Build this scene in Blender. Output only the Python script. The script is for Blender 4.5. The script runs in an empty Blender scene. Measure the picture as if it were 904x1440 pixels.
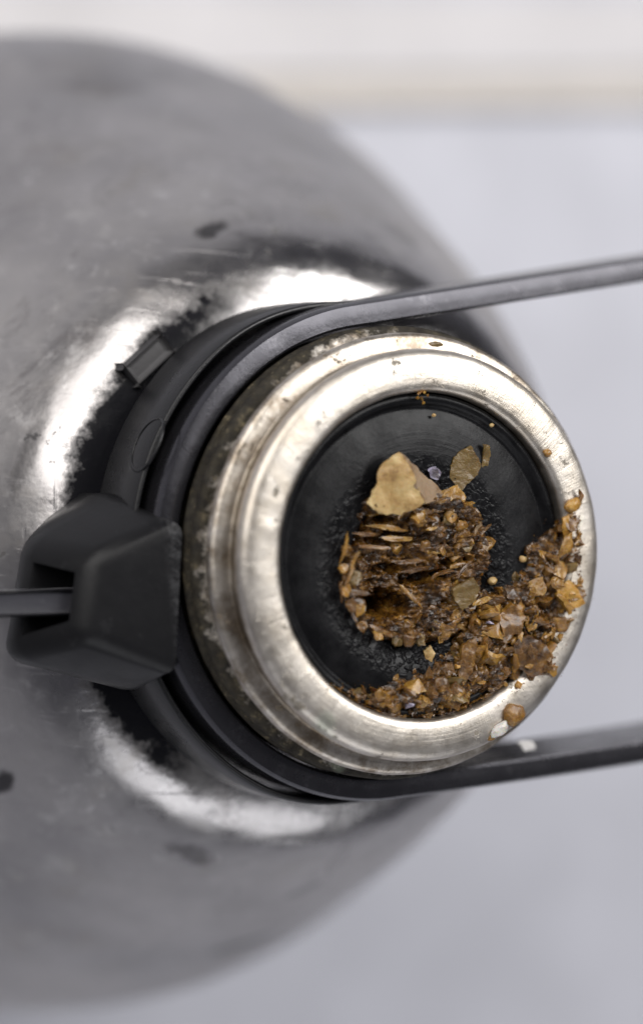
import bpy, bmesh, math, random
from mathutils import Vector, Matrix, noise

# ------------------------------------------------------------------ camera, light, exposure
MM = 0.001
scene = bpy.context.scene
COL = scene.collection
H = 150.0                      # height of the mouth lip above the table, mm
D, TILT, ROLL, LENS = 270.0, math.radians(28), math.radians(4), 100.0
LIPPX = (602.0, 782.0)
FPX = LENS / 36.0 * 1440.0
BACK = Vector((-math.sin(TILT), 0, math.cos(TILT)))
_r = Vector((math.cos(TILT), 0, math.sin(TILT))); _u = Vector((0, 1, 0))
RIGHT = _r * math.cos(ROLL) + _u * math.sin(ROLL)
UP = _u * math.cos(ROLL) - _r * math.sin(ROLL)
CAM = (Vector((0, 0, H)) + BACK * D - RIGHT * ((LIPPX[0] - 452) / FPX * D)
       + UP * ((LIPPX[1] - 720) / FPX * D))

def at(px, py, z):
    """photo pixel -> point (mm) at height z mm relative to the lip plane"""
    d = RIGHT * ((px - 452) / FPX) + UP * ((720 - py) / FPX) - BACK
    k = (z + H - CAM.z) / d.z
    return CAM + d * k

cd = bpy.data.cameras.new('camera'); cam = bpy.data.objects.new('camera', cd); COL.objects.link(cam)
cd.lens = LENS; cd.sensor_fit = 'VERTICAL'; cd.sensor_height = 36.0; cd.sensor_width = 22.6
cd.clip_start = 0.005; cd.clip_end = 20.0
cam.matrix_world = Matrix(((RIGHT.x, UP.x, BACK.x, CAM.x * MM), (RIGHT.y, UP.y, BACK.y, CAM.y * MM),
                           (RIGHT.z, UP.z, BACK.z, CAM.z * MM), (0, 0, 0, 1)))
cd.dof.use_dof = True
cd.dof.focus_distance = (D + 3.0) * MM
cd.dof.aperture_fstop = 8.5
cd.dof.aperture_blades = 0
scene.camera = cam

world = bpy.data.worlds.new('World'); scene.world = world; world.use_nodes = True
bg = world.node_tree.nodes['Background']
bg.inputs['Color'].default_value = (0.84, 0.85, 1.0, 1); bg.inputs['Strength'].default_value = 0.11

def area(name, loc, target, sx, sy, power, color):
    l = bpy.data.lights.new(name, 'AREA'); l.shape = 'RECTANGLE'; l.size = sx; l.size_y = sy
    l.energy = power; l.color = color
    o = bpy.data.objects.new(name, l); COL.objects.link(o); o.location = loc
    o.rotation_euler = (Vector(target) - Vector(loc)).to_track_quat('-Z', 'Y').to_euler()
    return o
area('window_light', (0.25, 0.27, 0.58), (0, 0, 0.13), 0.38, 0.39, 4.3, (1.0, 0.985, 0.97))
area('fill_light', (0.10, -0.86, 0.50), (0, 0, 0.13), 1.0, 0.5, 3.0, (0.95, 0.96, 1.0))

area('side_fill', (-0.52, 0.42, 0.60), (0, 0, 0.12), 0.85, 0.60, 6.5, (1.0, 0.97, 0.94))  # added lamp without a known source, lifts the dome's near side

scene.view_settings.view_transform = 'Standard'; scene.view_settings.look = 'None'
scene.view_settings.exposure = -0.22; scene.view_settings.gamma = 1.0
scene.view_settings.use_curve_mapping = False
scene.cycles.max_bounces = 8

random.seed(7)
PHI = math.radians(9.6)        # direction in which the strap's arms leave the neck
EU = Vector((-math.cos(PHI), -math.sin(PHI), 0))   # outward towards the hinge block
EV = Vector((-math.sin(PHI), math.cos(PHI), 0))    # across

# ------------------------------------------------------------------ helpers
def tag(o, label=None, cat=None, group=None, kind=None):
    if label: o['label'] = label
    if cat: o['category'] = cat
    if group: o['group'] = group
    if kind: o['kind'] = kind
    return o

def link(name, me, mat, parent=None, smooth=True):
    if mat and not me.materials: me.materials.append(mat)
    if smooth and me.polygons: me.polygons.foreach_set('use_smooth', [True] * len(me.polygons))
    o = bpy.data.objects.new(name, me); COL.objects.link(o)
    if parent: o.parent = parent
    return o

def mesh(name, verts, faces):
    me = bpy.data.meshes.new(name)
    me.from_pydata([tuple(Vector(v) * MM) for v in verts], [], faces); me.update()
    return me

def chaikin(p, n=2):
    for _ in range(n):
        q = [p[0]]
        for a, b in zip(p, p[1:]):
            q.append((a[0] * .75 + b[0] * .25, a[1] * .75 + b[1] * .25))
            q.append((a[0] * .25 + b[0] * .75, a[1] * .25 + b[1] * .75))
        q.append(p[-1]); p = q
    return p

def lathe(name, prof, mat, parent, n=160, a0=None, a1=None, wobble=0.0, closed=False):
    """prof: (r, z relative to the lip) in mm; outward side follows the order top -> down outside"""
    full = a0 is None
    m = n if full else n + 1
    vs, fs = [], []
    for i in range(m):
        a = 2 * math.pi * i / n if full else a0 + (a1 - a0) * i / n
        for (r, z) in prof:
            w = 0
            if wobble:
                w = wobble * noise.noise(Vector((math.cos(a) * r * .35, math.sin(a) * r * .35, z * .6)))
            vs.append((math.cos(a) * (r + w), math.sin(a) * (r + w), z + H + w * .6))
    k = len(prof)
    kk = k if closed else k - 1
    for i in range(n):
        j = (i + 1) % m
        for q in range(kk):
            q2 = (q + 1) % k
            fs.append((i * k + q, i * k + q2, j * k + q2, j * k + q))
    if not full and closed:
        fs.append(tuple(range(k))); fs.append(tuple((m - 1) * k + q for q in range(k))[::-1])
    me = mesh(name, vs, fs)
    bm = bmesh.new(); bm.from_mesh(me); bmesh.ops.recalc_face_normals(bm, faces=bm.faces); bm.to_mesh(me); bm.free()
    return link(name, me, mat, parent)

class N:
    """tiny node helper"""
    def __init__(s, name):
        s.m = bpy.data.materials.new(name); s.m.use_nodes = True
        s.t = s.m.node_tree; s.b = s.t.nodes['Principled BSDF']
    def n(s, typ, **kw):
        x = s.t.nodes.new(typ)
        for k, v in kw.items():
            if k.startswith('_'): setattr(x, k[1:], v)
            else:
                key = int(k[1:]) if k[0] == 'i' and k[1:].isdigit() else k.replace('__', ' ')
                if hasattr(v, 'is_linked'): s.t.links.new(v, x.inputs[key])
                else: x.inputs[key].default_value = v
        return x
    def l(s, a, key): s.t.links.new(a, s.b.inputs[key])
    def coord(s): return s.n('ShaderNodeTexCoord').outputs['Object']
    def noise(s, scale, detail=4, rough=.6, vec=None, dist=0):
        x = s.n('ShaderNodeTexNoise', Scale=scale, Detail=detail, Roughness=rough, Distortion=dist)
        s.t.links.new(vec if vec is not None else s.coord(), x.inputs['Vector'])
        return x.outputs['Fac']
    def ramp(s, fac, pts):
        x = s.n('ShaderNodeValToRGB', Fac=fac); e = x.color_ramp.elements
        while len(e) < len(pts): e.new(.5)
        for el, (p, c) in zip(e, pts):
            el.position = p; el.color = c if len(c) == 4 else (*c, 1)
        return x.outputs['Color']
    def mr(s, v, a, b, c=0., d=1., smooth=False):
        x = s.n('ShaderNodeMapRange', _interpolation_type='SMOOTHSTEP' if smooth else 'LINEAR', Value=v)
        for i, q in zip((1, 2, 3, 4), (a, b, c, d)): x.inputs[i].default_value = q
        return x.outputs[0]
    def math(s, op, a, b=0.0, clamp=False):
        return s.n('ShaderNodeMath', _operation=op, _use_clamp=clamp, i0=a, i1=b).outputs[0]
    def mix(s, fac, a, b):
        x = s.n('ShaderNodeMix', _data_type='RGBA')
        for k, v in ((0, fac), (6, a), (7, b)):
            if hasattr(v, 'is_linked'): s.t.links.new(v, x.inputs[k])
            else: x.inputs[k].default_value = v if k == 0 else (*v, 1)
        return x.outputs[2]
    def bump(s, h, strength, dist, normal=None):
        x = s.n('ShaderNodeBump', Strength=strength, Distance=dist, Height=h)
        if normal is not None: s.t.links.new(normal, x.inputs['Normal'])
        s.l(x.outputs[0], 'Normal'); return x.outputs[0]
    def set(s, **kw):
        for k, v in kw.items(): s.b.inputs[k.replace('__', ' ')].default_value = v

def cyl_coords(m):
    """radius, angle, height outputs in metres"""
    c = m.n('ShaderNodeSeparateXYZ', Vector=m.coord())
    x, y, z = c.outputs
    r = m.math('SQRT', m.math('ADD', m.math('MULTIPLY', x, x), m.math('MULTIPLY', y, y)))
    a = m.math('ARCTAN2', y, x)
    return r, a, z

C0, RS = -95.0, 60.0
prof = [(21.2, -14), (21.4, -18.5), (22.2, -20.4), (24.4, -21.0), (26.4, -21.6), (28.6, -22.6), (30.8, -24.3),
        (33.0, -27.0), (36.0, -31.8), (40.0, -39.0), (44.0, -46.8), (47.6, -54.6), (50.4, -61.2)]
prof = chaikin(prof, 2)
for k in range(1, 40):
    e = math.radians(32 - k * 2.2)
    prof.append((RS * math.cos(e), C0 + RS * math.sin(e)))
prof = [p for p in prof if p[1] > -H + 2]
prof += [(prof[-1][0] - .3, -H + 1), (prof[-1][0] - 2, -H), (0.01, -H)]
def dome_r(z):
    for (r0, z0), (r1, z1) in zip(prof, prof[1:]):
        if z1 <= z <= z0: return r0 + (r1 - r0) * (z0 - z) / max(1e-6, z0 - z1)
    return 0.
def dome_point(px, py):
    z = -24.0
    while z > -140:
        p = at(px, py, z)
        if math.hypot(p.x, p.y) < dome_r(z): return p
        z -= .2
    return p
# dark smudges and a dent's shading painted on the dome: place, length, width (mm), direction, strength
STEEL_MARKS = [(296, 324, 2.6, .8, .5, .8), (345, 1326, 5.0, 1.8, .4, .75), (4, 1100, 1.0, 2.4, 0, .9), (270, 1200, 3.5, 1.2, -.4, .5), (430, 1080 + 170, 3.0, 1.6, .7, .35),
               (40, 640, .8, 5.0, -.3, .45), (150, 120, 6, 2.5, .3, .25), (560, 330, 3.0, 1.4, -.8, .3)]

# ------------------------------------------------------------------ materials
def mat_steel():
    m = N('worn_steel'); r, a, z = cyl_coords(m)
    big = m.noise(28, 5, .6); mid = m.noise(120, 6, .7); fine = m.noise(900, 3, .6)
    # stretched scratches running across the dome
    mp = m.n('ShaderNodeMapping', Vector=m.coord(), Scale=(90, 1500, 90), Rotation=(0, 0, .5)).outputs[0]
    scr = m.math('MULTIPLY', m.mr(m.noise(1, 3, .7, mp, .9), .62, .74), m.mr(big, .42, .58))
    mp2 = m.n('ShaderNodeMapping', Vector=m.coord(), Scale=(1300, 70, 90), Rotation=(0, 0, -.45)).outputs[0]
    scr2 = m.math('MULTIPLY', m.mr(m.noise(1, 3, .7, mp2, .9), .64, .75), m.mr(big, .56, .42))
    base = m.ramp(big, [(.25, (.24, .235, .24)), (.5, (.40, .385, .38)), (.75, (.56, .54, .525))])
    stain = m.mr(mid, .56, .70, 0, .55)
    base = m.mix(stain, base, (.36, .335, .31))
    pale = m.mr(m.noise(210, 6, .75), .58, .68, 0, .45)
    base = m.mix(pale, base, (.62, .61, .60))
    scuff = m.mr(m.noise(520, 8, .8, None, .6), .56, .64, 0, .5)
    scuff = m.math('MULTIPLY', scuff, m.mr(m.noise(45, 3, .6), .42, .6))
    base = m.mix(scuff, base, (.80, .785, .77))
    smut = m.mr(m.noise(95, 7, .78, None, 1.0), .57, .66, 0, .55)
    base = m.mix(smut, base, (.22, .205, .20))
    base = m.mix(m.math('MULTIPLY', m.math('MAXIMUM', scr, scr2), .25), base, (.80, .79, .78))
    # worn paint plus the collar's dark reflection, put in as black, hinge side only
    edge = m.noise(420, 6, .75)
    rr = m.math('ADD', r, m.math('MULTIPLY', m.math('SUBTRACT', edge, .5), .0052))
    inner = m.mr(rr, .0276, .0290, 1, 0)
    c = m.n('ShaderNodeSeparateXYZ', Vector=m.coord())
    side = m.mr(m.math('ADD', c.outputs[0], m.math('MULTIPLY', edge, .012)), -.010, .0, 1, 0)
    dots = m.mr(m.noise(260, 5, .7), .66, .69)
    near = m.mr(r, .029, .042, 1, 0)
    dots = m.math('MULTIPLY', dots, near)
    paint_refl = m.math('MAXIMUM', m.math('MULTIPLY', inner, side), m.math('MULTIPLY', dots, .9), True)
    # a few dark scorch spots on the dome
    dd = m.mr(m.noise(75, 4, .6), .70, .76, 0, .8)
    base = m.mix(dd, base, (.10, .09, .09))
    base = m.mix(paint_refl, base, (.008, .008, .010))
    for (px, py, ln, wd, ang, st) in STEEL_MARKS:
        c_ = dome_point(px, py) * MM
        mp_ = m.n('ShaderNodeMapping', _vector_type='TEXTURE', Vector=m.coord(), Location=tuple(c_), Rotation=(0, 0, ang), Scale=(ln * MM, wd * MM, max(ln, wd) * MM)).outputs[0]
        dst = m.n('ShaderNodeVectorMath', _operation='LENGTH', i0=mp_).outputs['Value']
        dst = m.math('ADD', dst, m.math('MULTIPLY', m.math('SUBTRACT', edge, .5), 1.8))
        base = m.mix(m.math('MULTIPLY', m.mr(dst, .55, 1.0, 1, 0), st), base, (.035, .033, .035))
    m.l(base, 'Base Color')
    m.l(m.mr(paint_refl, 0., 1., .5, .12), 'Specular IOR Level')
    m.l(m.math('SUBTRACT', 1.0, m.math('MULTIPLY', paint_refl, 1.0)), 'Metallic')
    ro = m.mr(mid, .3, .7, .22, .38)
    ro = m.math('ADD', ro, m.math('MULTIPLY', pale, .25))
    rim = m.mr(r, .0295, .0345, -.06, .13)
    ro = m.math('ADD', ro, rim)
    m.l(ro, 'Roughness')
    hgt = m.math('ADD', m.math('MULTIPLY', fine, .25), m.math('ADD', m.math('MULTIPLY', scr, -.3), m.math('MULTIPLY', scr2, -.3)))
    hgt = m.math('ADD', hgt, m.math('MULTIPLY', m.math('MULTIPLY', m.noise(60, 3, .5), m.mr(r, .033, .045)), 3.0))
    m.bump(hgt, .35, .00035)
    return m.m

def mat_nickel():
    m = N('nickel_plate'); r, a, z = cyl_coords(m)
    mid = m.noise(300, 6, .7); fine = m.noise(1500, 4, .6)
    cv = m.n('ShaderNodeCombineXYZ', X=m.math('MULTIPLY', r, 9000.0), Y=m.math('MULTIPLY', a, 2.0), Z=m.math('MULTIPLY', z, 9000.0)).outputs[0]
    lines = m.noise(1, 2, .5, cv)
    # cross tool marks on the lip
    cv2 = m.n('ShaderNodeCombineXYZ', X=m.math('MULTIPLY', r, 200.0), Y=m.math('MULTIPLY', a, 120.0), Z=0.0).outputs[0]
    chat = m.noise(1, 2, .5, cv2)
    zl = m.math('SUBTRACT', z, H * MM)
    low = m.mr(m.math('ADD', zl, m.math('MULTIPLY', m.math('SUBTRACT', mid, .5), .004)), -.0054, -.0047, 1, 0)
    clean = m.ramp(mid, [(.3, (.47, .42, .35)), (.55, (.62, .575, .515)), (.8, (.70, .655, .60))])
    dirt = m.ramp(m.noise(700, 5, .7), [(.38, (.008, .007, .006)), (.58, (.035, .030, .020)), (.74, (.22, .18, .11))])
    film = m.mr(m.noise(170, 6, .7, None, .8), .50, .66, 0, .45)
    clean = m.mix(film, clean, (.46, .39, .30))
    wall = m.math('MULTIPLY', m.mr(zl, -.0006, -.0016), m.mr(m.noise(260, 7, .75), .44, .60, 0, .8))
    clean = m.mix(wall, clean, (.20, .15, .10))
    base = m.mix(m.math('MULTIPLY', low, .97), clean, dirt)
    # brown grime and crease shade painted into the grooves
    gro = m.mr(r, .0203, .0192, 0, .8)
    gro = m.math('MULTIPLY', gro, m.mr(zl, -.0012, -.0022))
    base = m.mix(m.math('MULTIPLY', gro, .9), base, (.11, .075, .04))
    pit = m.mr(m.noise(520, 6, .75), .61, .65)
    base = m.mix(m.math('MULTIPLY', pit, .75), base, (.09, .075, .05))
    gr = m.mr(m.noise(140, 2, .5), .70, .78, 0, .35)
    base = m.mix(gr, base, (.42, .50, .38))
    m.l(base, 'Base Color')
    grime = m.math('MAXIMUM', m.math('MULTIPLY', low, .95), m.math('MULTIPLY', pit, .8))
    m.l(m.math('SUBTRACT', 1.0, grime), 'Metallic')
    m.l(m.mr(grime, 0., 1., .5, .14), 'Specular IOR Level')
    m.l(m.math('ADD', m.mr(mid, .3, .7, .36, .48), m.math('MULTIPLY', grime, .25)), 'Roughness')
    hgt = m.math('ADD', m.math('MULTIPLY', lines, .22), m.math('ADD', m.math('MULTIPLY', chat, .3), m.math('MULTIPLY', fine, .5)))
    hgt = m.math('ADD', hgt, m.math('MULTIPLY', pit, -1.2))
    hgt = m.math('ADD', hgt, m.math('MULTIPLY', m.math('MULTIPLY', low, m.noise(900, 5, .7)), 4.0))
    m.bump(hgt, .5, .00012)
    return m.m

def mat_rubber():
    m = N('black_rubber'); r, a, z = cyl_coords(m)
    cv = m.n('ShaderNodeCombineXYZ', X=m.math('MULTIPLY', r, 2600.0), Y=m.math('MULTIPLY', a, 1.6), Z=0.0).outputs[0]
    rings = m.noise(1, 3, .6, cv)
    grain = m.noise(2600, 3, .6)
    v = m.mr(m.noise(1500, 2, .5, None, .5), .42, .70, 1, 0)
    hc = at(580, 800, -2.0) * MM
    q = m.n('ShaderNodeVectorMath', _operation='SUBTRACT', i0=m.coord(), i1=(hc.x * .9, hc.y * .9, H * MM - .0015)).outputs[0]
    rh = m.n('ShaderNodeVectorMath', _operation='LENGTH', i0=q).outputs['Value']
    nearhole = m.mr(rh, .0078, .0112, 1, .0, True)
    m.l(m.ramp(m.noise(400, 5, .7), [(.35, (.004, .004, .0045)), (.7, (.011, .011, .012))]), 'Base Color')
    m.l(m.mr(m.noise(500, 5, .7), .3, .7, .22, .42), 'Roughness')
    hgt = m.math('ADD', m.math('MULTIPLY', rings, .2), m.math('MULTIPLY', grain, .15))
    hgt = m.math('ADD', hgt, m.math('MULTIPLY', m.math('MULTIPLY', v, nearhole), -2.2))
    m.bump(hgt, .6, .00022)
    m.set(Specular__IOR__Level=.14)
    return m.m

def mat_strap():
    m = N('black_coated_steel')
    n1 = m.noise(220, 6, .7); n2 = m.noise(1800, 4, .65)
    worn = m.mr(m.noise(330, 7, .75), .58, .72, 0, .35)
    m.l(m.mix(worn, (.055, .054, .061), (.20, .195, .21)), 'Base Color'); m.set(Metallic=.75)
    m.l(m.mr(n1, .3, .7, .20, .34), 'Roughness')
    m.bump(m.math('ADD', n2, m.math('MULTIPLY', n1, .8)), .22, .00007)
    return m.m

def mat_plastic(name, col, r0, r1, bumpd=.00008, spec=.5, metal=0.):
    m = N(name); m.set(Specular__IOR__Level=spec, Metallic=metal)
    n1 = m.noise(180, 6, .7); n2 = m.noise(2600, 3, .6)
    dust = m.mr(m.noise(260, 7, .8), .60, .74, 0, .10)
    m.l(m.mix(dust, col, (.30, .30, .31)), 'Base Color')
    m.l(m.mr(n1, .3, .7, r0, r1), 'Roughness')
    if name.startswith('moulded'):
        # scuffed pale wear along the edge next to the mouth ring
        geo = m.n('ShaderNodeVectorMath', _operation='DOT_PRODUCT', i0=m.coord(), i1=tuple(EU)).outputs['Value']
        wr = m.math('MULTIPLY', m.mr(geo, .0240, .0226), m.mr(m.noise(900, 8, .85), .45, .62, 0, .4))
        base_ = m.mix(wr, m.b.inputs['Base Color'].links[0].from_socket, (.26, .26, .27)); m.l(base_, 'Base Color')
        m.bump(n2, .3, .00006)
    else: m.bump(m.math('ADD', n2, m.math('MULTIPLY', n1, .8)), .35, bumpd)
    return m.m

def mat_residue(name, pts, sss=.25, rough=(.25, .5), scale=900, rnd=.5, trans=0.0, coat=.5):
    m = N(name)
    ob = m.n('ShaderNodeObjectInfo').outputs['Random']
    vec = m.n('ShaderNodeVectorMath', _operation='ADD', i0=m.n('ShaderNodeNewGeometry').outputs['Position'], i1=(0, 0, 0))
    m.t.links.new(m.n('ShaderNodeCombineXYZ', X=ob, Y=ob, Z=0.0).outputs[0], vec.inputs[1])
    n1 = m.noise(scale, 6, .7, vec.outputs[0], .4)
    f = m.math('ADD', m.math('MULTIPLY', n1, 1 - rnd * .5), m.math('MULTIPLY', m.math('SUBTRACT', ob, .25), rnd * .5), True)
    m.l(m.ramp(f, pts), 'Base Color')
    m.l(m.mr(m.noise(scale * 1.7, 4, .6, vec.outputs[0]), .3, .7, *rough), 'Roughness')
    m.set(Specular__IOR__Level=.45, Subsurface__Weight=sss, Subsurface__Scale=.0006, Coat__Weight=coat, Coat__Roughness=.10)
    m.b.inputs['Subsurface Radius'].default_value = (1.0, .45, .15)
    if trans: m.set(Transmission__Weight=trans, IOR=1.45)
    m.bump(m.math('ADD', m.noise(scale * 2.2, 5, .7, vec.outputs[0]), n1), .65, .00028)
    return m.m

M = dict(
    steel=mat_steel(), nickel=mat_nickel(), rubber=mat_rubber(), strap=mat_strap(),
    collar=mat_plastic('satin_black_collar', (.012, .012, .013), .24, .36, spec=.32),
    block=mat_plastic('moulded_black_plastic', (.010, .010, .011), .28, .45, .00014, spec=.22),
    tab=mat_plastic('dull_steel_tab', (.075, .073, .075), .5, .65, metal=.3),
    tongue=mat_plastic('grey_steel_tongue', (.035, .035, .042), .3, .45),
    mass=mat_residue('dark_resin_mass', [(.36, (.008, .004, .0015)), (.48, (.052, .021, .0035)), (.60, (.18, .085, .013)), (.78, (.44, .26, .06))], .15, (.15, .4), 700, 0.0),
    crumb=mat_residue('brown_resin', [(.24, (.040, .016, .0025)), (.42, (.145, .066, .010)), (.60, (.32, .172, .028)), (.84, (.56, .36, .095))], .3, (.14, .36), 950, .55, 0, .6),
    shard=mat_residue('glossy_brown_shard', [(.30, (.035, .014, .0025)), (.45, (.14, .064, .010)), (.6, (.31, .165, .028)), (.8, (.54, .34, .09))], .35, (.14, .4), 800, .3),
    amber=mat_residue('amber_resin', [(.28, (.14, .062, .010)), (.5, (.37, .195, .032)), (.8, (.60, .38, .10))], .4, (.22, .42), 700, .5, .0, .35),
    husk=mat_residue('pale_husk', [(.30, (.17, .085, .025)), (.44, (.36, .23, .085)), (.60, (.48, .35, .16)), (.78, (.60, .48, .28))], .2, (.4, .6), 420, .1, 0, .15),
    husk_dark=mat_residue('lilac_brown_husk', [(.3, (.15, .09, .04)), (.55, (.26, .18, .11)), (.8, (.40, .31, .23))], .2, (.4, .6), 400, .1, 0, .15),
    plate=mat_residue('olive_brown_husk', [(.3, (.09, .056, .016)), (.6, (.185, .12, .037)), (.85, (.33, .23, .085))], .25, (.28, .5), 350, .3, 0, .3),
    violet=mat_residue('violet_skin_glint', [(.35, (.10, .085, .10)), (.55, (.34, .31, .42)), (.8, (.55, .52, .66))], .1, (.2, .4), 900, .1, 0, .5),  # lilac glint of the shiny skin painted into its base colour
    milky=mat_residue('milky_resin', [(.3, (.55, .52, .46)), (.7, (.75, .73, .70))], .4, (.15, .3), 400, .1, .35, .6),
)
def flat(name, col, rough, s=40, amp=.06):
    m = N(name)
    c0 = tuple(max(0, c * (1 - amp)) for c in col); c1 = tuple(c * (1 + amp) for c in col)
    m.l(m.ramp(m.noise(s, 4, .6), [(.35, c0), (.65, c1)]), 'Base Color')
    m.set(Roughness=rough); m.bump(m.noise(s * 20, 3, .6), .2, .0001)
    return m.m
M['table'] = flat('pale_grey_tabletop', (.50, .505, .555), .55)
M['white'] = flat('white_laminate', (.56, .545, .555), .5)
M['cream'] = flat('cream_edge', (.55, .515, .48), .6)
M['fleck'] = flat('white_fleck', (.62, .60, .58), .6)

# ------------------------------------------------------------------ table and ledge
def slab(name, x0, x1, y0, y1, z0, z1, mat, ang=0., piv=(0, 0), bevel=0.0, parent=None):
    bm = bmesh.new(); bmesh.ops.create_cube(bm, size=1.0)
    for v in bm.verts:
        v.co = Vector(((x0 + x1) / 2 + v.co.x * (x1 - x0), (y0 + y1) / 2 + v.co.y * (y1 - y0), (z0 + z1) / 2 + v.co.z * (z1 - z0)))
    bmesh.ops.rotate(bm, verts=bm.verts, cent=(piv[0], piv[1], 0), matrix=Matrix.Rotation(ang, 3, 'Z'))
    if bevel: bmesh.ops.bevel(bm, geom=list(bm.edges), offset=bevel, segments=3, affect='EDGES', profile=.5)
    for v in bm.verts: v.co *= MM
    me = bpy.data.meshes.new(name); bm.to_mesh(me); bm.free()
    return link(name, me, mat, parent, smooth=False)
tag(slab('tabletop', -900, 900, -900, 900, -30, 0, M['table']), 'pale grey smooth tabletop under the steel flask', 'table', kind='structure')
pa = at(450, 156, -H); pb = at(904, 152, -H)
LA = math.atan2(pb.y - pa.y, pb.x - pa.x)
led = slab('ledge', pa.x - 700, pa.x + 500, pa.y, pa.y + 17, 0, 2.5, M['cream'], LA, (pa.x, pa.y), .8)
tag(led, 'long raised ledge with a cream side along the tabletop', 'ledge', kind='structure')
slab('ledge_cap', pa.x - 700, pa.x + 500, pa.y + 5.5, pa.y + 16.5, 2.55, 3.4, M['white'], LA, (pa.x, pa.y), .3, led)

# ------------------------------------------------------------------ flask
flask = bpy.data.objects.new('steel_flask', None); COL.objects.link(flask)
flask.empty_display_size = .02
tag(flask, 'worn round steel flask with nickel mouth ring and black strap handle', 'flask')

# shoulder, dome and base
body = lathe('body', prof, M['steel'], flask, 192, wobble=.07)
# hammered hollows: shallow dents in the dome
for v in body.data.vertices:
    p = v.co / MM
    r = math.hypot(p.x, p.y)
    if r > 36 and p.z > 20:
        d = noise.noise(Vector(p) * .045) * .9 + noise.noise(Vector(p) * .1) * .35
        k = min(1, (r - 36) / 8)
        v.co -= v.co.normalized() * d * k * MM * .4

# mouth ring
lip = [(15.55, -6), (15.55, -1.0), (15.62, -.45), (15.95, -.1), (16.6, 0), (18.2, -.06), (19.1, -.28), (19.6, -.75), (19.72, -1.4),
       (19.55, -2.2), (19.3, -2.75), (19.35, -3.1), (20.3, -3.25), (20.9, -3.35), (21.25, -3.7), (21.3, -4.2), (21.1, -4.7), (20.7, -5.0),
       (20.75, -5.35), (21.6, -5.6), (21.95, -6.0), (21.95, -6.5), (21.5, -6.9), (21.3, -7.3), (21.9, -7.7), (22.0, -8.2), (21.4, -8.6), (21.2, -9.5), (21.2, -18)]
def jitter(o, amp, sc):
    for v in o.data.vertices:
        p = v.co / MM
        v.co += Vector(noise.noise_vector(p * sc)) * amp * MM
    return o
ring = lathe('mouth_ring', chaikin(lip, 1), M['nickel'], flask, 320, wobble=.05)
ring['label'] = 'scuffed nickel mouth ring with grimy thread grooves'
jitter(ring, .035, .8)

# rubber seal in the mouth
HC = at(580, 800, -2.0); HCX, HCY = HC.x, HC.y
seal_p = [(15.6, -2.4), (15.5, -1.35), (15.0, -1.15), (14.6, -1.35), (14.3, -1.9), (13.9, -1.8), (13.2, -1.55), (11.5, -1.3), (9.6, -1.25),
          (8.4, -1.4), (7.6, -1.7), (7.0, -2.2), (6.6, -3.2), (6.3, -6), (6.2, -9), (0.01, -9)]
def ecc(o):
    """slide the seal's hole a little off the axis, keeping the outer edge on it"""
    for v in o.data.vertices:
        r = math.hypot(v.co.x, v.co.y) / MM
        k = max(0, min(1, (15.0 - r) / 7.0))
        v.co.x += HCX * k * MM; v.co.y += HCY * k * MM
seal = lathe('rubber_seal', chaikin(seal_p, 1), M['rubber'], flask, 200)
ecc(seal); jitter(seal, .05, .5)
seal['label'] = 'black rubber seal recessed in the mouth'

# C-shaped collar behind the strap
ca = math.pi + PHI
colp = [(25.3, -11.6), (25.4, -11.1), (25.7, -10.9), (25.95, -11.2), (26.05, -15), (26.15, -18.9), (26.05, -19.4), (25.7, -19.6), (25.35, -19.3), (25.3, -15)]
collar = lathe('collar', colp, M['collar'], flask, 96, ca - math.radians(97), ca + math.radians(97), closed=True)
for v in collar.data.vertices:
    da = abs((math.atan2(v.co.y, v.co.x) - ca + math.pi) % (2 * math.pi) - math.pi)
    k_ = max(0, min(1, (math.degrees(da) - 55) / 40)); k_ = k_ * k_ * (3 - 2 * k_)
    rr_ = math.hypot(v.co.x, v.co.y); q_ = (rr_ - 1.35 * MM * k_) / rr_
    v.co.x *= q_; v.co.y *= q_; v.co.z -= 1.2 * MM * k_ * (1 if v.co.z > (H - 15) * MM else 0)
collar['label'] = 'satin black collar sleeve round the neck'

def tube(name, pts, rad, mat, parent, closed=True, seg=8):
    vs, fs = [], []; n = len(pts)
    for i in range(n):
        p = Vector(pts[i]); t = (Vector(pts[(i + 1) % n]) - Vector(pts[i - 1])).normalized()
        a = t.orthogonal().normalized() if i == 0 else (a - t * a.dot(t)).normalized()
        b = t.cross(a)
        for s in range(seg):
            q = 2 * math.pi * s / seg
            vs.append(p + a * math.cos(q) * rad + b * math.sin(q) * rad)
    for i in range(n if closed else n - 1):
        j = (i + 1) % n
        for s in range(seg):
            fs.append((i * seg + s, i * seg + (s + 1) % seg, j * seg + (s + 1) % seg, j * seg + s))
    return link(name, mesh(name, vs, fs), mat, parent)

def on_cyl(px, py, R, zt=None):
    best = None
    for i in range(0, 1200):
        z = -10 - i * .0125
        p = at(px, py, z)
        d = abs(math.hypot(p.x, p.y) - R)
        if best is None or d < best[0]: best = (d, p.copy(), z)
    return best[1], best[2]
op, oz = on_cyl(206, 624, 26.05)
oa = math.atan2(op.y, op.x)
ov = []
for k in range(40):
    q = 2 * math.pi * k / 40
    da = math.cos(q) * 2.7 / 25.8; dz = math.sin(q) * 2.5
    R_ = 26.03 + (-(oz + dz) - 15) * .026
    ov.append((math.cos(oa + da) * R_, math.sin(oa + da) * R_, H + oz + dz))
tube('oval_moulding', ov, .16, M['collar'], collar)

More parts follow.
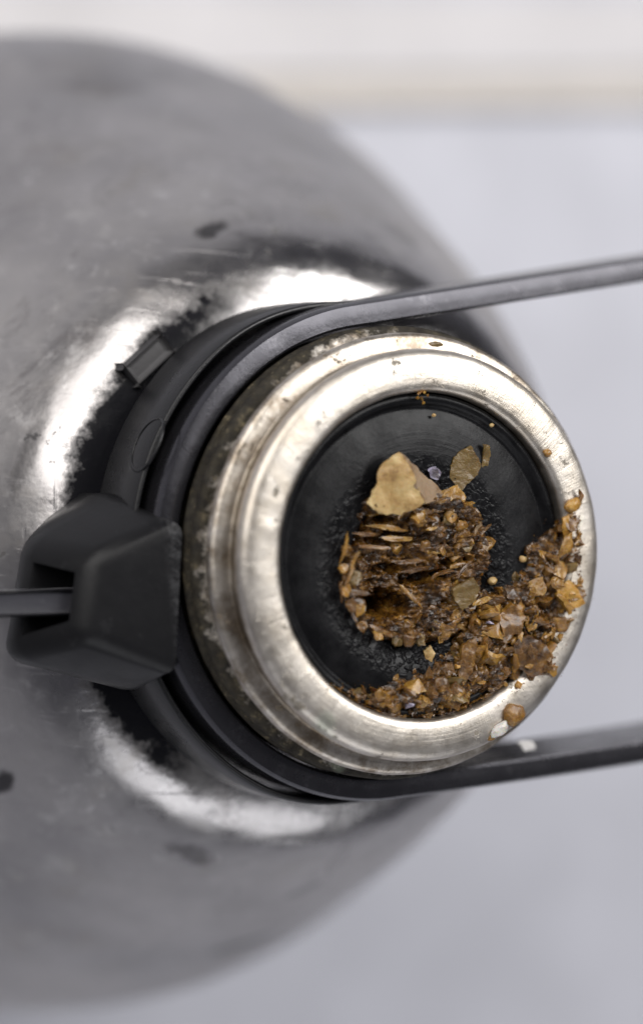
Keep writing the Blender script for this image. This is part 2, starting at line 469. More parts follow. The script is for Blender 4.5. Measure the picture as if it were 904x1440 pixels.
# bent strap: one flat bar round the neck whose two arms run off together
def strap_path():
    SPL = math.radians(3.6)
    R_ = 23.25; pts = []
    Lr = 95
    for i in range(15):
        t = 1 - i / 14
        pts.append((t * Lr, -R_ - .012 * t * Lr * (1 - t) * 3, 1))
    for i in range(1, 72):
        q = math.pi * 1.5 - (math.pi - SPL) * i / 72
        pts.append((math.cos(q) * R_, math.sin(q) * R_, 0))
    for i in range(15):
        t = i / 14
        pts.append((-math.sin(SPL) * R_ + t * Lr * math.cos(SPL), math.cos(SPL) * R_ + t * Lr * math.sin(SPL), 1))
    return pts
sp = strap_path(); vs, fs = [], []
sec = [(-1.2, -.6), (-1.12, -.14), (-.9, 0), (-.3, 0), (.6, 0), (.9, -.08), (1.18, -.6), (1.25, -1.3), (1.25, -10.6), (.9, -11), (-.9, -11), (-1.2, -10.6)]
X1 = Vector((math.cos(PHI), math.sin(PHI), 0)); Y1 = Vector((-math.sin(PHI), math.cos(PHI), 0))
for i, (x, y, _) in enumerate(sp):
    a = sp[max(0, i - 1)]; b = sp[min(len(sp) - 1, i + 1)]
    t = Vector((b[0] - a[0], b[1] - a[1])).normalized(); nrm = Vector((-t.y, t.x))
    if nrm.dot(Vector((x - max(0, x), y))) < 0: nrm = -nrm
    if nrm.length == 0: nrm = Vector((0, 1))
    for (o, z) in sec:
        p = X1 * (x + nrm.x * o) + Y1 * (y + nrm.y * o)
        w = noise.noise(Vector((x, y, z)) * .25) * .06
        vs.append((p.x, p.y, H - 8.6 + z + w))
k = len(sec)
for i in range(len(sp) - 1):
    for s in range(k):
        fs.append((i * k + s, i * k + (s + 1) % k, (i + 1) * k + (s + 1) % k, (i + 1) * k + s))
fs.append(tuple(range(k))); fs.append(tuple((len(sp) - 1) * k + s for s in range(k))[::-1])
me = mesh('handle_strap', vs, fs)
bm = bmesh.new(); bm.from_mesh(me); bmesh.ops.recalc_face_normals(bm, faces=bm.faces); bm.to_mesh(me); bm.free()
strap = link('handle_strap', me, M['strap'], flask); me.set_sharp_from_angle(angle=math.radians(24))
strap['label'] = 'flat black strap bent round the neck with two arms'
# pale fleck stuck on the lower arm
fp = at(742, 1049, -8.5)

def hullmesh(name, pts):
    bm = bmesh.new()
    for p in pts: bm.verts.new(p)
    r = bmesh.ops.convex_hull(bm, input=bm.verts)
    bmesh.ops.delete(bm, geom=list({g for g in r['geom_interior'] + r['geom_unused'] if isinstance(g, bmesh.types.BMVert)}), context='VERTS')
    me = bpy.data.meshes.new(name); bm.to_mesh(me); bm.free()
    return me
def blob(rng, n=14, sx=1, sy=1, sz=1):
    return [Vector((rng.uniform(-1, 1), rng.uniform(-1, 1), rng.uniform(-1, 1))) * .5 for _ in range(n)]
rng = random.Random(3)
fm = hullmesh('paint_fleck', [Vector((p.x * 2.6, p.y * 1.1, p.z * .5)) * MM for p in blob(rng, 16)])
fo = link('paint_fleck', fm, M['fleck'], strap, smooth=False); fo.location = Vector((fp.x, fp.y, H - 8.5)) * MM; fo.rotation_euler[2] = .05

# hinge block
P = lambda px, py, z: at(px, py, z)
A1, A2 = P(256, 726, -7.2), P(250, 952, -7.2)
B1, B2 = P(132, 782, -8.6), P(118, 896, -8.6)
C1, C2 = P(150, 688, -15.5), P(196, 976, -15.5)
D1, D2 = P(30, 758, -16.0), P(2, 930, -16.0)
dn = Vector((0, 0, -8.5))
E1, E2 = C1 + dn - EU * 1, C2 + dn - EU * 1
F1, F2 = D1 + dn - EU * 5, D2 + dn - EU * 5
bm = bmesh.new()
V = {k: bm.verts.new(v) for k, v in dict(A1=A1, A2=A2, B1=B1, B2=B2, C1=C1, C2=C2, D1=D1, D2=D2, E1=E1, E2=E2, F1=F1, F2=F2).items()}
f = lambda *n: bm.faces.new([V[q] for q in n])
f('A1', 'B1', 'B2', 'A2'); front = f('B1', 'D1', 'D2', 'B2')
f('A1', 'C1', 'D1', 'B1'); f('A2', 'B2', 'D2', 'C2')
f('C1', 'E1', 'F1', 'D1'); f('C2', 'D2', 'F2', 'E2'); f('D1', 'F1', 'F2', 'D2'); f('E1', 'E2', 'F2', 'F1')
f('A1', 'A2', 'C2', 'E2', 'E1', 'C1')
bmesh.ops.recalc_face_normals(bm, faces=bm.faces)
be = [e for e in bm.edges if not (V['A1'] in e.verts and V['A2'] in e.verts)]
front_c = front.calc_center_median().copy()
bmesh.ops.bevel(bm, geom=be, offset=1.5, segments=5, affect='EDGES', profile=.5, clamp_overlap=True)
bm.faces.ensure_lookup_table()
front = min(bm.faces, key=lambda q: (q.calc_center_median() - front_c).length - (10 if q.calc_area() > 20 else 0))
bmesh.ops.inset_region(bm, faces=[front], thickness=.35, use_even_offset=True)
ext = bmesh.ops.extrude_face_region(bm, geom=[front])
nv = [g for g in ext['geom'] if isinstance(g, bmesh.types.BMVert)]
bmesh.ops.delete(bm, geom=[front], context='FACES_ONLY')
c0 = sum((v.co for v in nv), Vector()) / len(nv)
for v in nv: v.co = c0 + (v.co - c0) * .9 - EU * 6.5 + Vector((0, 0, -1.5))
bmesh.ops.recalc_face_normals(bm, faces=bm.faces)
for v in bm.verts: v.co *= MM
me = bpy.data.meshes.new('hinge_block'); bm.to_mesh(me); bm.free()
me.polygons.foreach_set('use_smooth', [True] * len(me.polygons))
block = link('hinge_block', me, M['block'], flask)
try: me.set_sharp_from_angle(angle=math.radians(35))
except Exception: pass
block['label'] = 'chunky moulded black hinge block with slotted end'
# tongue lying in the slot
t0, t1 = P(92, 848, -11.0), P(-60, 852, -13.0)
du = (t1 - t0); du.z = 0; L_ = du.length; du.normalize(); dv = Vector((-du.y, du.x, 0))
bm = bmesh.new(); bmesh.ops.create_cube(bm, size=1)
for v in bm.verts:
    q = v.co.copy()
    v.co = t0 + du * ((q.x + .5) * (L_ + 3) - 3) + dv * q.y * 2.3 + Vector((0, 0, (q.z - .5) * 3.6 + (t1.z - t0.z) * (q.x + .5)))
bmesh.ops.bevel(bm, geom=list(bm.edges), offset=.35, segments=3, affect='EDGES', profile=.5)
for v in bm.verts: v.co *= MM
me = bpy.data.meshes.new('lever_tongue'); bm.to_mesh(me); bm.free()
link('lever_tongue', me, M['tongue'], block)['label'] = 'grey steel tongue lying in the slot'
# bracket tab standing on the shoulder beside the collar
b0 = P(232, 482, -21.5)
bm = bmesh.new(); bmesh.ops.create_cube(bm, size=1)
ta = math.atan2(b0.y, b0.x)
er, et = Vector((math.cos(ta), math.sin(ta), 0)), Vector((-math.sin(ta), math.cos(ta), 0))
for v in bm.verts:
    q = v.co.copy(); v.co = b0 + er * q.x * 2.2 + et * (q.y * 5.0 + 2.5) + Vector((0, 0, q.z * 2.4 - 1.0))
bmesh.ops.bevel(bm, geom=list(bm.edges), offset=.5, segments=3, affect='EDGES', profile=.5)
for v in bm.verts: v.co *= MM
me = bpy.data.meshes.new('bracket_tab'); bm.to_mesh(me); bm.free()
link('bracket_tab', me, M['tab'], flask, smooth=False)

# ------------------------------------------------------------------ residue
def inside(poly, x, y):
    c = False; j = len(poly) - 1
    for i in range(len(poly)):
        (xi, yi), (xj, yj) = poly[i], poly[j]
        if (yi > y) != (yj > y) and x < (xj - xi) * (y - yi) / (yj - yi) + xi: c = not c
        j = i
    return c
def edge_dist(poly, x, y):
    best = 1e9
    for i in range(len(poly)):
        (ax, ay), (bx, by) = poly[i - 1], poly[i]
        dx, dy = bx - ax, by - ay
        t = max(0, min(1, ((x - ax) * dx + (y - ay) * dy) / (dx * dx + dy * dy + 1e-9)))
        best = min(best, math.hypot(x - ax - dx * t, y - ay - dy * t))
    return best
def seal_z(x, y):
    r = math.hypot(x, y)
    if r > 16.2: return 0.0
    if r > 15.3: return -.9
    return -1.6
def polymm(px, z): return [(at(a, b, z).x, at(a, b, z).y) for a, b in px]

def heightfield(name, poly, hfun, mat, parent, step=.16, wall=1.2):
    """lumpy mass over an outline (mm); closed underneath by a skirt"""
    xs = [p[0] for p in poly]; ys = [p[1] for p in poly]
    x0, y0 = min(xs), min(ys); nx = int((max(xs) - x0) / step) + 2; ny = int((max(ys) - y0) / step) + 2
    idx = {}; vs = []; fs = []
    for j in range(ny):
        for i in range(nx):
            x, y = x0 + i * step, y0 + j * step
            if inside(poly, x, y):
                e = edge_dist(poly, x, y)
                jx = noise.noise(Vector((x * 3, y * 3, 5))) * step * .8; jy = noise.noise(Vector((x * 3, y * 3, 9))) * step * .8
                idx[i, j] = len(vs); vs.append((x + jx, y + jy, H + hfun(x, y, e)))
    for (i, j) in list(idx):
        q = [(i, j), (i + 1, j), (i + 1, j + 1), (i, j + 1)]
        if all(t in idx for t in q): fs.append([idx[t] for t in q])
    me = mesh(name, vs, fs)
    bm = bmesh.new(); bm.from_mesh(me)
    be = [e for e in bm.edges if e.is_boundary]
    r = bmesh.ops.extrude_edge_only(bm, edges=be)
    for v in r['geom']:
        if isinstance(v, bmesh.types.BMVert): v.co.z -= wall * MM
    lv = [v for v in bm.verts if not v.link_faces]
    bmesh.ops.delete(bm, geom=lv, context='VERTS')
    bm.to_mesh(me); bm.free()
    o = link(name, me, mat, parent); me.set_sharp_from_angle(angle=math.radians(55)); return o

def fbm(x, y, s, o=4, seed=0.):
    return noise.fractal(Vector((x * s, y * s, seed)), .6, 2.1, o)

def nodule(x, y, s, amp, seed=0.):
    d, _p = noise.voronoi(Vector((x * s, y * s, seed)))
    return amp * (math.sqrt(max(0., .55 - d[0] * d[0])) - .3) * (.5 + 1.0 * noise.cell(Vector((_p[0].x * 7.3, _p[0].y * 7.3, 1))))

# shared chip shapes, about 1 mm across, in metres
rng = random.Random(11)
CH, FL, SL = [], [], []
def rough_up(name, rng, pts, amp=.08, smooth=.08):
    me = hullmesh(name, pts)
    bm = bmesh.new(); bm.from_mesh(me)
    bmesh.ops.subdivide_edges(bm, edges=bm.edges, cuts=1, use_grid_fill=True, smooth=smooth)
    bmesh.ops.triangulate(bm, faces=bm.faces)
    sd = Vector((rng.uniform(0, 50), 0, 0))
    for v in bm.verts:
        p = v.co / MM
        v.co += Vector(noise.noise_vector(p * 2.5 + sd)) * amp * 1.6 * MM + Vector(noise.noise_vector(p * 6 + sd)) * amp * MM
    bm.to_mesh(me); bm.free()
    me.polygons.foreach_set('use_smooth', [True] * len(me.polygons))
    me.set_sharp_from_angle(angle=math.radians(38))
    return me
for i in range(16):
    CH.append(rough_up('chunk', rng,  [Vector((p.x * rng.uniform(.9, 1.3), p.y * rng.uniform(.7, 1.1), p.z * rng.uniform(.5, .9))) * MM for p in blob(rng, 11)]))
def flake_mesh(name, rng, n=9, thick=.2, curl=.25, elong=1.0):
    """thin uneven plate with a bent surface and a ragged outline"""
    out = []
    for i in range(n):
        q = 2 * math.pi * (i + rng.uniform(-.3, .3)) / n; r = .5 * rng.uniform(.62, 1.1)
        out.append((math.cos(q) * r * elong, math.sin(q) * r))
    kx, ky = rng.uniform(-curl, curl) * 2, rng.uniform(-curl, curl) * 2
    z = lambda x, y: kx * x * x + ky * y * y + rng.uniform(-.03, .03)
    vs = []; fs = []
    for s in (1, -1):
        vs.append((0, 0, z(0, 0) + s * thick / 2))
        for (x, y) in out: vs.append((x * .55, y * .55, z(x * .55, y * .55) + s * thick / 2 * rng.uniform(.7, 1.2)))
        for (x, y) in out: vs.append((x, y, z(x, y) + s * thick / 2 * rng.uniform(.3, .9)))
    m2 = 2 * n + 1
    for t, fl in ((0, False), (m2, True)):
        for i in range(n):
            j = (i + 1) % n
            a = [(t, t + 1 + i, t + 1 + j), (t + 1 + i, t + 1 + n + i, t + 1 + n + j), (t + 1 + i, t + 1 + n + j, t + 1 + j)]
            fs += [tuple(reversed(q)) for q in a] if fl else a
    for i in range(n):
        j = (i + 1) % n
        fs.append((1 + n + i, m2 + 1 + n + i, m2 + 1 + n + j, 1 + n + j))
    me = mesh(name, vs, fs)
    bm = bmesh.new(); bm.from_mesh(me)
    bmesh.ops.subdivide_edges(bm, edges=bm.edges, cuts=1, use_grid_fill=True)
    bmesh.ops.triangulate(bm, faces=bm.faces)
    sd = Vector((rng.uniform(0, 50), 0, 0))
    for v in bm.verts:
        p = v.co / MM
        v.co += (Vector(noise.noise_vector(p * 3 + sd)) * .09 + Vector(noise.noise_vector(p * 8 + sd)) * .05) * MM * (.45 if elong > 2 else 1)
    bm.to_mesh(me); bm.free()
    me.polygons.foreach_set('use_smooth', [True] * len(me.polygons)); me.set_sharp_from_angle(angle=math.radians(45))
    return me
for i in range(16): FL.append(flake_mesh('flake', rng, rng.choice((6, 7, 8)), rng.uniform(.12, .28), .35))
for i in range(10): SL.append(flake_mesh('sliver', rng, 7, rng.uniform(.10, .2), .12, 4.0))
def put(name, me, mat, parent, x, y, z, size, rot, sc=(1, 1, 1)):
    o = bpy.data.objects.new(name, me); COL.objects.link(o)
    o.parent = parent
    o.location = Vector((x, y, H + z)) * MM - (parent.location if parent else Vector())
    o.rotation_euler = rot; o.scale = (size * sc[0], size * sc[1], size * sc[2])
    if not me.materials: me.materials.append(None)
    o.material_slots[0].link = 'OBJECT'; o.material_slots[0].material = mat
    return o

def root(name, px, py, z, label, cat, group=None):
    p = at(px, py, z)
    o = bpy.data.objects.new(name, None); COL.objects.link(o); o.empty_display_size = .002
    o.location = Vector((p.x, p.y, p.z)) * MM
    bpy.context.view_layer.update()
    return tag(o, label, cat, group)
def into(o, parent):
    """keep world position when parenting under an Empty that is only translated"""
    o.parent = parent; o.matrix_parent_inverse = Matrix.Translation(-parent.location)

# ---- plug in the seal's hole
plug = root('residue_plug', 580, 800, -1.9, 'torn fibrous brown resin plug filling the hole of the rubber seal', 'resin plug')
plug_px = [(478, 752), (490, 722), (512, 700), (545, 690), (590, 684), (632, 690), (660, 706), (678, 728), (684, 762), (684, 792), (674, 812), (672, 840), (668, 872),
           (645, 894), (604, 904), (560, 906), (524, 892), (500, 868), (484, 846), (474, 828), (482, 800), (476, 776)]
ppoly = polymm(plug_px, -1.6)
pit_px = [(545, 850, 2.8, 1.5, 4.2), (503, 745, 1.5, 2.3, 2.8), (602, 812, 2.6, .7, 2.2), (555, 757, 3.2, .8, 1.5), (632, 790, 1.9, .5, 1.6), (560, 800, 2.4, .6, 1.5), (540, 728, 2.0, .6, 1.2)]
pits = [(at(a, b, -1).x, at(a, b, -1).y, c, d, e) for a, b, c, d, e in pit_px]
BOWL = at(548, 805, -1)
def plug_h(x, y, e):
    edge = min(1, e / .7)
    h = -1.9 + edge * 1.3 + .9 * max(0, 1 - abs(e - 1.0) / 1.2) * (.6 + fbm(x, y, .5, 2, 3))
    h += .75 * fbm(x, y, .5, 3) + .36 * fbm(x, y, 1.3, 4, 7) + .09 * fbm(x, y, 4.5, 3, 2) + nodule(x, y * 1.5, 1.2, .35, 2.)
    h -= 2.3 * max(0, 1 - ((x - BOWL.x) ** 2 + ((y - BOWL.y) * .8) ** 2) / 24.0) ** .7
    # torn, lengthwise fibres
    h += .28 * noise.noise(Vector((x * .5 + y * .3, y * 3.2 - x * .5, 1)))
    for (a, b, c, d, dep) in pits:
        q = ((x - a) / c) ** 2 + ((y - b - .15 * (x - a)) / d) ** 2
        q += .5 * fbm(x, y, 1.1, 3, 4)
        h -= dep * max(0, 1 - max(0, q) ** .8) if q < 1 else 0
    return h
into(heightfield('torn_mass', ppoly, plug_h, M['mass'], None, .11), plug)
for o in list(plug.children): tag(o, 'dark torn resin mass with deep hollows')
rng = random.Random(5)
def scatter_plug(n):
    c = 0
    while c < n:
        x = rng.uniform(min(p[0] for p in ppoly), max(p[0] for p in ppoly)); y = rng.uniform(min(p[1] for p in ppoly), max(p[1] for p in ppoly))
        if not inside(ppoly, x, y): continue
        e = edge_dist(ppoly, x, y); h = plug_h(x, y, e)
        if h < -1.4 and rng.random() < .9: continue
        t = rng.random(); c += 1
        if t < .34:
            put('sliver', rng.choice(SL), M['crumb'], plug, x, y, h + .08, rng.uniform(.35, .7), (rng.uniform(-.4, .4), rng.uniform(-.3, .3), .15 + rng.gauss(0, .35)))
        elif t < .75:
            s = rng.uniform(1.0, 2.4)
            put('flake', rng.choice(FL), M['crumb'], plug, x, y, h - .02, s, (rng.gauss(0, .35), rng.gauss(0, .35), rng.uniform(0, 6.3)))
        else:
            s = rng.uniform(.5, 1.1)
            put('chunk', rng.choice(CH), M['crumb'], plug, x, y, h + .02, s, tuple(rng.uniform(0, 6.3) for _ in range(3)))
scatter_plug(75)
# fibres spanning the hollows
for (px, py, ln, a, z) in [(548, 742, 1.5, .03, -.5), (560, 758, 1.7, .10, -.8), (530, 770, 1.6, .06, -1.0), (575, 790, 1.4, .22, -.6), (590, 802, 1.3, .3, -.4), (545, 722, 1.2, -.05, -.3),
                            (578, 836, 1.3, -.75, .0), (590, 846, 1.1, -.7, .1), (560, 745, 1.0, .0, -.2), (540, 888, 1.6, -.25, -.2), (575, 896, 1.7, -.05, -.3), (650, 802, 1.0, .9, .1), (607, 768, 1.5, .12, -.3), (520, 752, 1.2, .1, -1.0), (622, 806, 1.2, .4, -.1),
                            (500, 790, 1.0, 1.4, .1), (492, 810, 1.1, 1.2, .0), (486, 770, 1.1, 1.5, -.2), (480, 832, .9, 1.9, -.1), (500, 865, 1.0, 2.2, -.1)]:
    p = at(px, py, z)
    put('sliver', rng.choice(SL), M['crumb'], plug, p.x, p.y, z - (.5 if 495 < px < 630 else 0), ln * .7, (rng.uniform(-.3, .3), rng.uniform(-.2, .2), a - .07), (1, .6, 1))
# right-hand pale margin of the plug
for (px, py, s) in [(676, 770, 1.8), (672, 745, 1.5), (678, 792, 1.6), (664, 722, 1.4), (492, 850, 1.6), (486, 832, 1.5), (500, 812, 1.6), (640, 700, 1.5), (650, 880, 1.4), (482, 800, 1.4), (488, 775, 1.3), (510, 880, 1.5), (530, 893, 1.4), (560, 900, 1.6), (590, 900, 1.5), (620, 895, 1.5), (505, 858, 1.4), (648, 742, 1.8), (655, 765, 1.6), (630, 730, 1.6), (640, 862, 1.6), (612, 880, 1.5)]:
    p = at(px, py, -.6)
    put('flake', rng.choice(FL), M['husk_dark'] if px > 665 else rng.choice((M['plate'], M['crumb'], M['amber'])), plug, p.x, p.y, -.6, s, (rng.gauss(0, .35), rng.gauss(0, .35), rng.uniform(0, 6.3)))

# ---- heap of crumbs against the lip
heap = root('residue_heap', 690, 920, -1.6, 'crumbly brown resin heap spilling from the rubber seal onto the mouth ring', 'resin heap')
heap_px = [(458, 958), (492, 966), (520, 974), (546, 962), (552, 948), (590, 946), (612, 926), (640, 905), (650, 868), (646, 848), (668, 838), (692, 822), (716, 822), (738, 796), (740, 768), (768, 752),
           (786, 728), (790, 708), (806, 722), (808, 770), (808, 812), (814, 836), (800, 862), (776, 910), (772, 944), (742, 952), (716, 966), (668, 988), (636, 1004), (590, 1010), (540, 1006), (500, 988)]
hpoly = polymm(heap_px, -1.0)
def heap_h(x, y, e):
    b = seal_z(x, y)
    h = -1.75 + min(1.9, e * 1.15) * .85
    h += .40 * fbm(x, y, .7, 3, 1) + .12 * fbm(x, y, 4, 3, 8) + nodule(x, y, .65, 1.0) + nodule(x + .3, y, 1.7, .30, 3.)
    return max(h, b - .05) if math.hypot(x, y) > 15.2 else h
hm = heightfield('clotted_mass', hpoly, heap_h, M['mass'], None, .12, .8); into(hm, heap); tag(hm, 'dark clotted resin under the crumbs')
rng = random.Random(21)
bx0, bx1 = min(p[0] for p in hpoly), max(p[0] for p in hpoly); by0, by1 = min(p[1] for p in hpoly), max(p[1] for p in hpoly)
c = 0
while c < 215:
    x, y = rng.uniform(bx0, bx1), rng.uniform(by0, by1)
    if not inside(hpoly, x, y): continue
    e = edge_dist(hpoly, x, y); h = heap_h(x, y, e); c += 1
    big = rng.random() ** 1.9
    s = .80 + 1.75 * big
    if e < .5: s = min(s, 1.2)
    up = h + rng.uniform(-.12, .16) + .04 * s
    mt = M['crumb'] if rng.random() < .88 else (M['amber'] if rng.random() < .45 else (M['plate'] if rng.random() < .9 else M['violet']))
    if rng.random() < .38:
        put('crumb', rng.choice(CH), mt, heap, x, y, up, s * .95, tuple(rng.uniform(0, 6.3) for _ in range(3)))
    else:
        put('flake', rng.choice(FL), mt, heap, x, y, up + .05, s * 1.15, (rng.gauss(0, .6), rng.gauss(0, .6), rng.uniform(0, 6.3)))

# fine crumbs nobody could count
def fine(name, n, sampler, parent, mat):
    bm = bmesh.new(); rg = random.Random(9)
    for _ in range(n):
        x, y, z, s = sampler(rg)
        R3 = Matrix.Rotation(rg.uniform(0, 6.3), 3, Vector((rg.uniform(-1, 1), rg.uniform(-1, 1), rg.uniform(-1, 1) + .01)))
        vv = [bm.verts.new((Vector((x, y, z + H)) + (R3 @ Vector(q)) * s * rg.uniform(.6, 1.2)) * MM) for q in
              ((1, 0, -.3), (-.5, .8, -.3), (-.5, -.8, -.3), (.1, .1, .8))]
        for q in ((0, 1, 2), (0, 3, 1), (1, 3, 2), (2, 3, 0)): bm.faces.new([vv[i] for i in q])
    bmesh.ops.recalc_face_normals(bm, faces=bm.faces)
    me = bpy.data.meshes.new(name); bm.to_mesh(me); bm.free()
    o = link(name, me, mat, None, smooth=False); into(o, parent); o['kind'] = 'stuff'; return o
def samp_heap(rg):
    while True:
        x, y = rg.uniform(bx0 - 1.2, bx1 + 1.2), rg.uniform(by0 - 1.2, by1 + 1.2)
        if inside(hpoly, x, y): return x, y, heap_h(x, y, edge_dist(hpoly, x, y)) + rg.uniform(0, .3), rg.uniform(.07, .22)
        if edge_dist(hpoly, x, y) < .1 + rg.random() ** 2 * 1.1: return x, y, seal_z(x, y) + (.1 if math.hypot(x, y) < 15.2 else .03), rg.uniform(.03, .10)
fine('fine_crumbs', 1600, samp_heap, heap, M['crumb'])

# ---- single pieces lying about
def plate(name, px, zs, mat, label, cat, thick=.35, group=None, parent=None, sub=5, wob=.12, seed=0):
    """flat broken piece from its outline; each corner has its own height"""
    c = [at(a, b, z) for (a, b), z in zip(px, zs)]
    bm = bmesh.new()
    top = [bm.verts.new(p) for p in c]
    bm.faces.new(top)
    bmesh.ops.triangulate(bm, faces=bm.faces)
    bmesh.ops.subdivide_edges(bm, edges=bm.edges, cuts=sub, use_grid_fill=True)
    bmesh.ops.recalc_face_normals(bm, faces=bm.faces)
    if sum(f_.normal.z for f_ in bm.faces) < 0: bmesh.ops.reverse_faces(bm, faces=bm.faces)
    for v in bm.verts:
        n3 = Vector(noise.noise_vector(v.co * 1.1 + Vector((seed, 0, 0))))
        v.co += n3 * wob + Vector(noise.noise_vector(v.co * 3.7 + Vector((0, 0, seed)))) * .10; v.co.z += noise.noise(v.co * .5 + Vector((0, seed, 0))) * wob * 1.5
    r = bmesh.ops.solidify(bm, geom=list(bm.faces), thickness=thick)
    bmesh.ops.recalc_face_normals(bm, faces=bm.faces)
    for v in bm.verts: v.co *= MM
    cen = sum((v.co for v in bm.verts), Vector()) / len(bm.verts)
    if parent is None:
        for v in bm.verts: v.co -= cen
    me = bpy.data.meshes.new(name); bm.to_mesh(me); bm.free()
    o = link(name, me, mat, None); me.set_sharp_from_angle(angle=math.radians(50))
    if parent is None: o.location = cen; tag(o, label, cat, group)
    else:
        into(o, parent)
        if label: o['label'] = label
    return o
pale = plate('husk_flake', [(563, 636), (539, 648), (530, 672), (516, 711), (532, 723), (566, 725), (598, 708), (586, 680), (577, 655)],
             [.9, .4, .2, -.2, .1, .5, 1.0, 1.3, 1.2], M['husk'], 'large pale tan husk flake standing at the edge of the resin plug', 'flake', .4, wob=.26)
plate('folded_side', [(563, 636), (577, 655), (586, 680), (598, 708), (626, 700), (618, 684), (596, 668), (578, 650)],
      [.85, 1.15, 1.25, .95, -.4, -.5, -.2, .5], M['husk_dark'], 'purplish brown folded side', None, .3, parent=pale, wob=.14, seed=4)
tag(plate('skin_scrap', [(601, 660), (612, 656), (620, 664), (616, 676), (606, 672)], [-.9, -.6, -.7, -.9, -1.0], M['violet'], 'small violet skin scrap with a painted lilac glint beside the pale husk flake', 'flake', .2, wob=.1, seed=2))
plate('husk_flake', [(643, 638), (662, 627), (672, 644), (676, 655), (667, 673), (646, 690), (632, 670), (636, 647)], [-1.1, -.9, -.9, -1.0, -1.1, -1.3, -1.2, -1.1], M['plate'],
      'flat olive brown flake lying on the black rubber seal', 'flake', .3, wob=.1, seed=6)
plate('husk_flake', [(678, 624), (688, 628), (690, 638), (686, 655), (678, 656), (680, 640)], [-1.0, -.8, -.9, -1.1, -1.2, -1.1], M['plate'], 'narrow curled flake beside the flat olive brown flake', 'flake', .35, wob=.15, seed=8)
plate('resin_flake', [(635, 828), (666, 812), (674, 829), (668, 845), (651, 858), (640, 845)], [.6, .8, .7, .6, .5, .5], M['plate'], 'squarish olive brown flake between the resin plug and the crumb heap', 'flake', .4, wob=.09, seed=10)
plate('resin_flake', [(781, 824), (796, 821), (806, 823), (816, 836), (823, 849), (810, 855), (799, 860), (788, 845)], [.5, .7, .8, .8, .6, .5, .4, .4], M['amber'], 'orange brown flake leaning over the mouth ring', 'flake', .5, wob=.12, seed=12)
plate('resin_flake', [(596, 915), (606, 908), (613, 920), (608, 931), (598, 928)], [-1.2, -1.0, -1.0, -1.2, -1.3], M['husk'], 'small pale flake on bare rubber beside the hollow of the resin plug', 'flake', .3, wob=.1, seed=14)
plate('big_shard', [(722, 905), (742, 892), (768, 906), (778, 930), (776, 944), (748, 950), (724, 938)], [.9, 1.1, 1.0, .7, .5, .6, .8], M['shard'], 'wide glossy brown shard overhanging the ring', None, .7, parent=heap, wob=.25, seed=16)
plate('big_shard', [(652, 905), (668, 898), (674, 915), (664, 945), (650, 965), (644, 945)], [.5, .7, .7, .6, .4, .5], M['shard'], None, None, .5, parent=heap, wob=.2, seed=18)
plate('big_shard', [(700, 868), (722, 850), (738, 866), (732, 890), (708, 894)], [.9, 1.1, 1.0, 1.0, .9], M['shard'], None, None, .6, parent=heap, wob=.2, seed=20)
plate('big_shard', [(790, 730), (797, 726), (800, 742), (800, 764), (794, 766)], [.1, .2, .3, .1, .0], M['amber'], None, None, .5, parent=heap, wob=.15, seed=22)

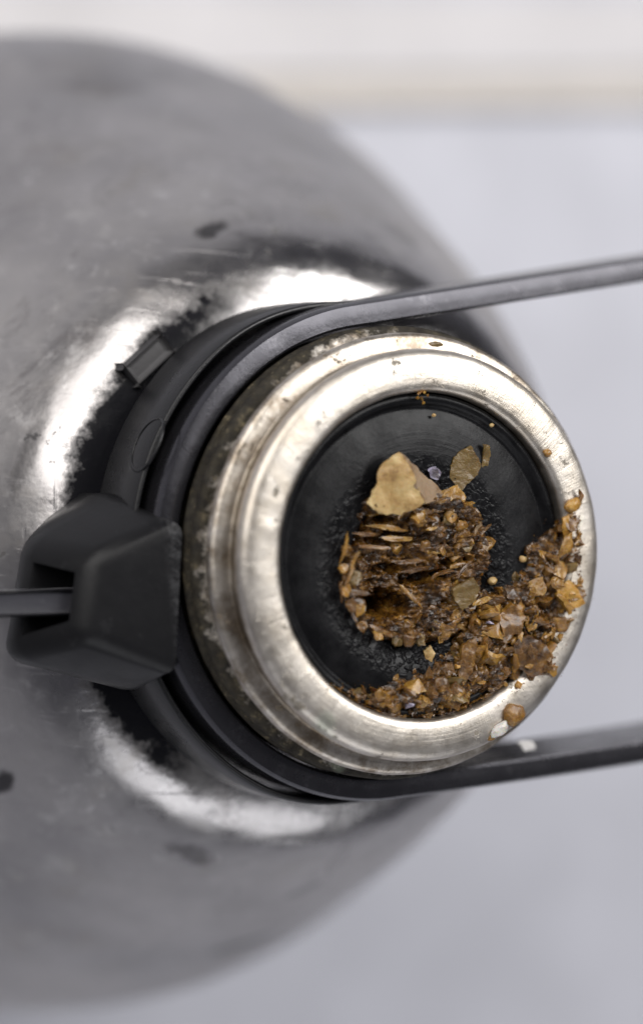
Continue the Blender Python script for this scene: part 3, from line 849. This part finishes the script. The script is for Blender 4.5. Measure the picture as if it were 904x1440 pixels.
def lump(name, px, py, z, dims, mat, label, cat, seed, rot=0.):
    """rounded irregular blob"""
    bm = bmesh.new(); bmesh.ops.create_icosphere(bm, subdivisions=3, radius=1)
    for v in bm.verts:
        n = v.co.normalized()
        d = 1 + .30 * noise.noise(n * 1.3 + Vector((seed, 0, 0))) + .14 * noise.noise(n * 3.5 + Vector((0, seed, 0)))
        v.co = Vector((n.x * d * dims[0], n.y * d * dims[1], n.z * d * dims[2])) * .5
    bmesh.ops.rotate(bm, verts=bm.verts, cent=(0, 0, 0), matrix=Matrix.Rotation(rot, 3, 'Z'))
    for v in bm.verts: v.co *= MM
    me = bpy.data.meshes.new(name); bm.to_mesh(me); bm.free()
    o = link(name, me, mat); p = at(px, py, z); o.location = Vector((p.x, p.y, p.z + dims[2] * .3)) * MM
    return tag(o, label, cat)
lump('resin_drop', 719, 1005, -.15, (2.3, 2.1, 1.1), M['amber'], 'rounded golden amber resin drop on the mouth ring', 'resin drop', 1)
lump('resin_drop', 701, 1025, -.15, (2.2, 1.3, .7), M['milky'], 'milky clear resin smear beside the golden amber drop', 'resin drop', 5, .6)
lump('resin_crumb', 688, 1037, -.6, (.9, .7, .6), M['crumb'], 'small brown crumb at the outer edge of the ring by the milky smear', 'crumb', 9)
lump('resin_crumb', 768, 637, -.1, (.9, .8, .6), M['amber'], 'tiny lone tan crumb on the mouth ring by the bare rubber', 'crumb', 12)
k = lump('resin_crumb', 803, 710, .0, (1.9, 1.3, .9), M['amber'], 'curled tan crumb with a hooked tail at the tip of the crumb heap', 'crumb', 15, .5)
tp = [at(a, b, z) * MM - k.location for a, b, z in ((806, 708, .3), (814, 704, .4), (817, 697, .5), (815, 690, .6))]
vs_ = [p / MM for p in tp]
tube('tail', vs_, .28, M['amber'], k, closed=False, seg=7)
rng = random.Random(4)
cl = root('resin_crumb_cluster', 594, 557, -.7, 'cluster of small tan crumbs at the bare edge of the seal under the lip', 'crumbs')
for (px, py, s) in [(590, 552, .8), (597, 551, .8), (593, 560, .9), (587, 559, .6), (600, 556, .6), (595, 567, .5)]:
    p = at(px, py, -.5); put('crumb', rng.choice(CH), M['amber'] if rng.random() < .5 else M['plate'], cl, p.x, p.y, -.5, s * .8, tuple(rng.uniform(0, 6.3) for _ in range(3)))
for (px, py, s, lb) in [(609, 584, .45, 'tiny crumb on the rubber beside the tan crumb cluster'), (690, 598, .5, 'tiny crumb on the shaded rubber near the bare ring'),
                        (690, 817, 1.0, 'small pale crumb at the edge of the heap beside bare rubber'), (733, 786, .8, 'pale crumb at the fringe of the heap near its hooked tan crumb')]:
    p = at(px, py, -1.2)
    lump('resin_crumb', px, py, -1.4, (s, s * .8, s * .7), M['husk'], lb, 'crumb', px * .1)
lump('grime_speck', 612, 484, -1.0, (1.5, .5, .35), M['plate'], 'thin ochre grime streak on the outer bead of the mouth ring', 'grime', 31, .05)
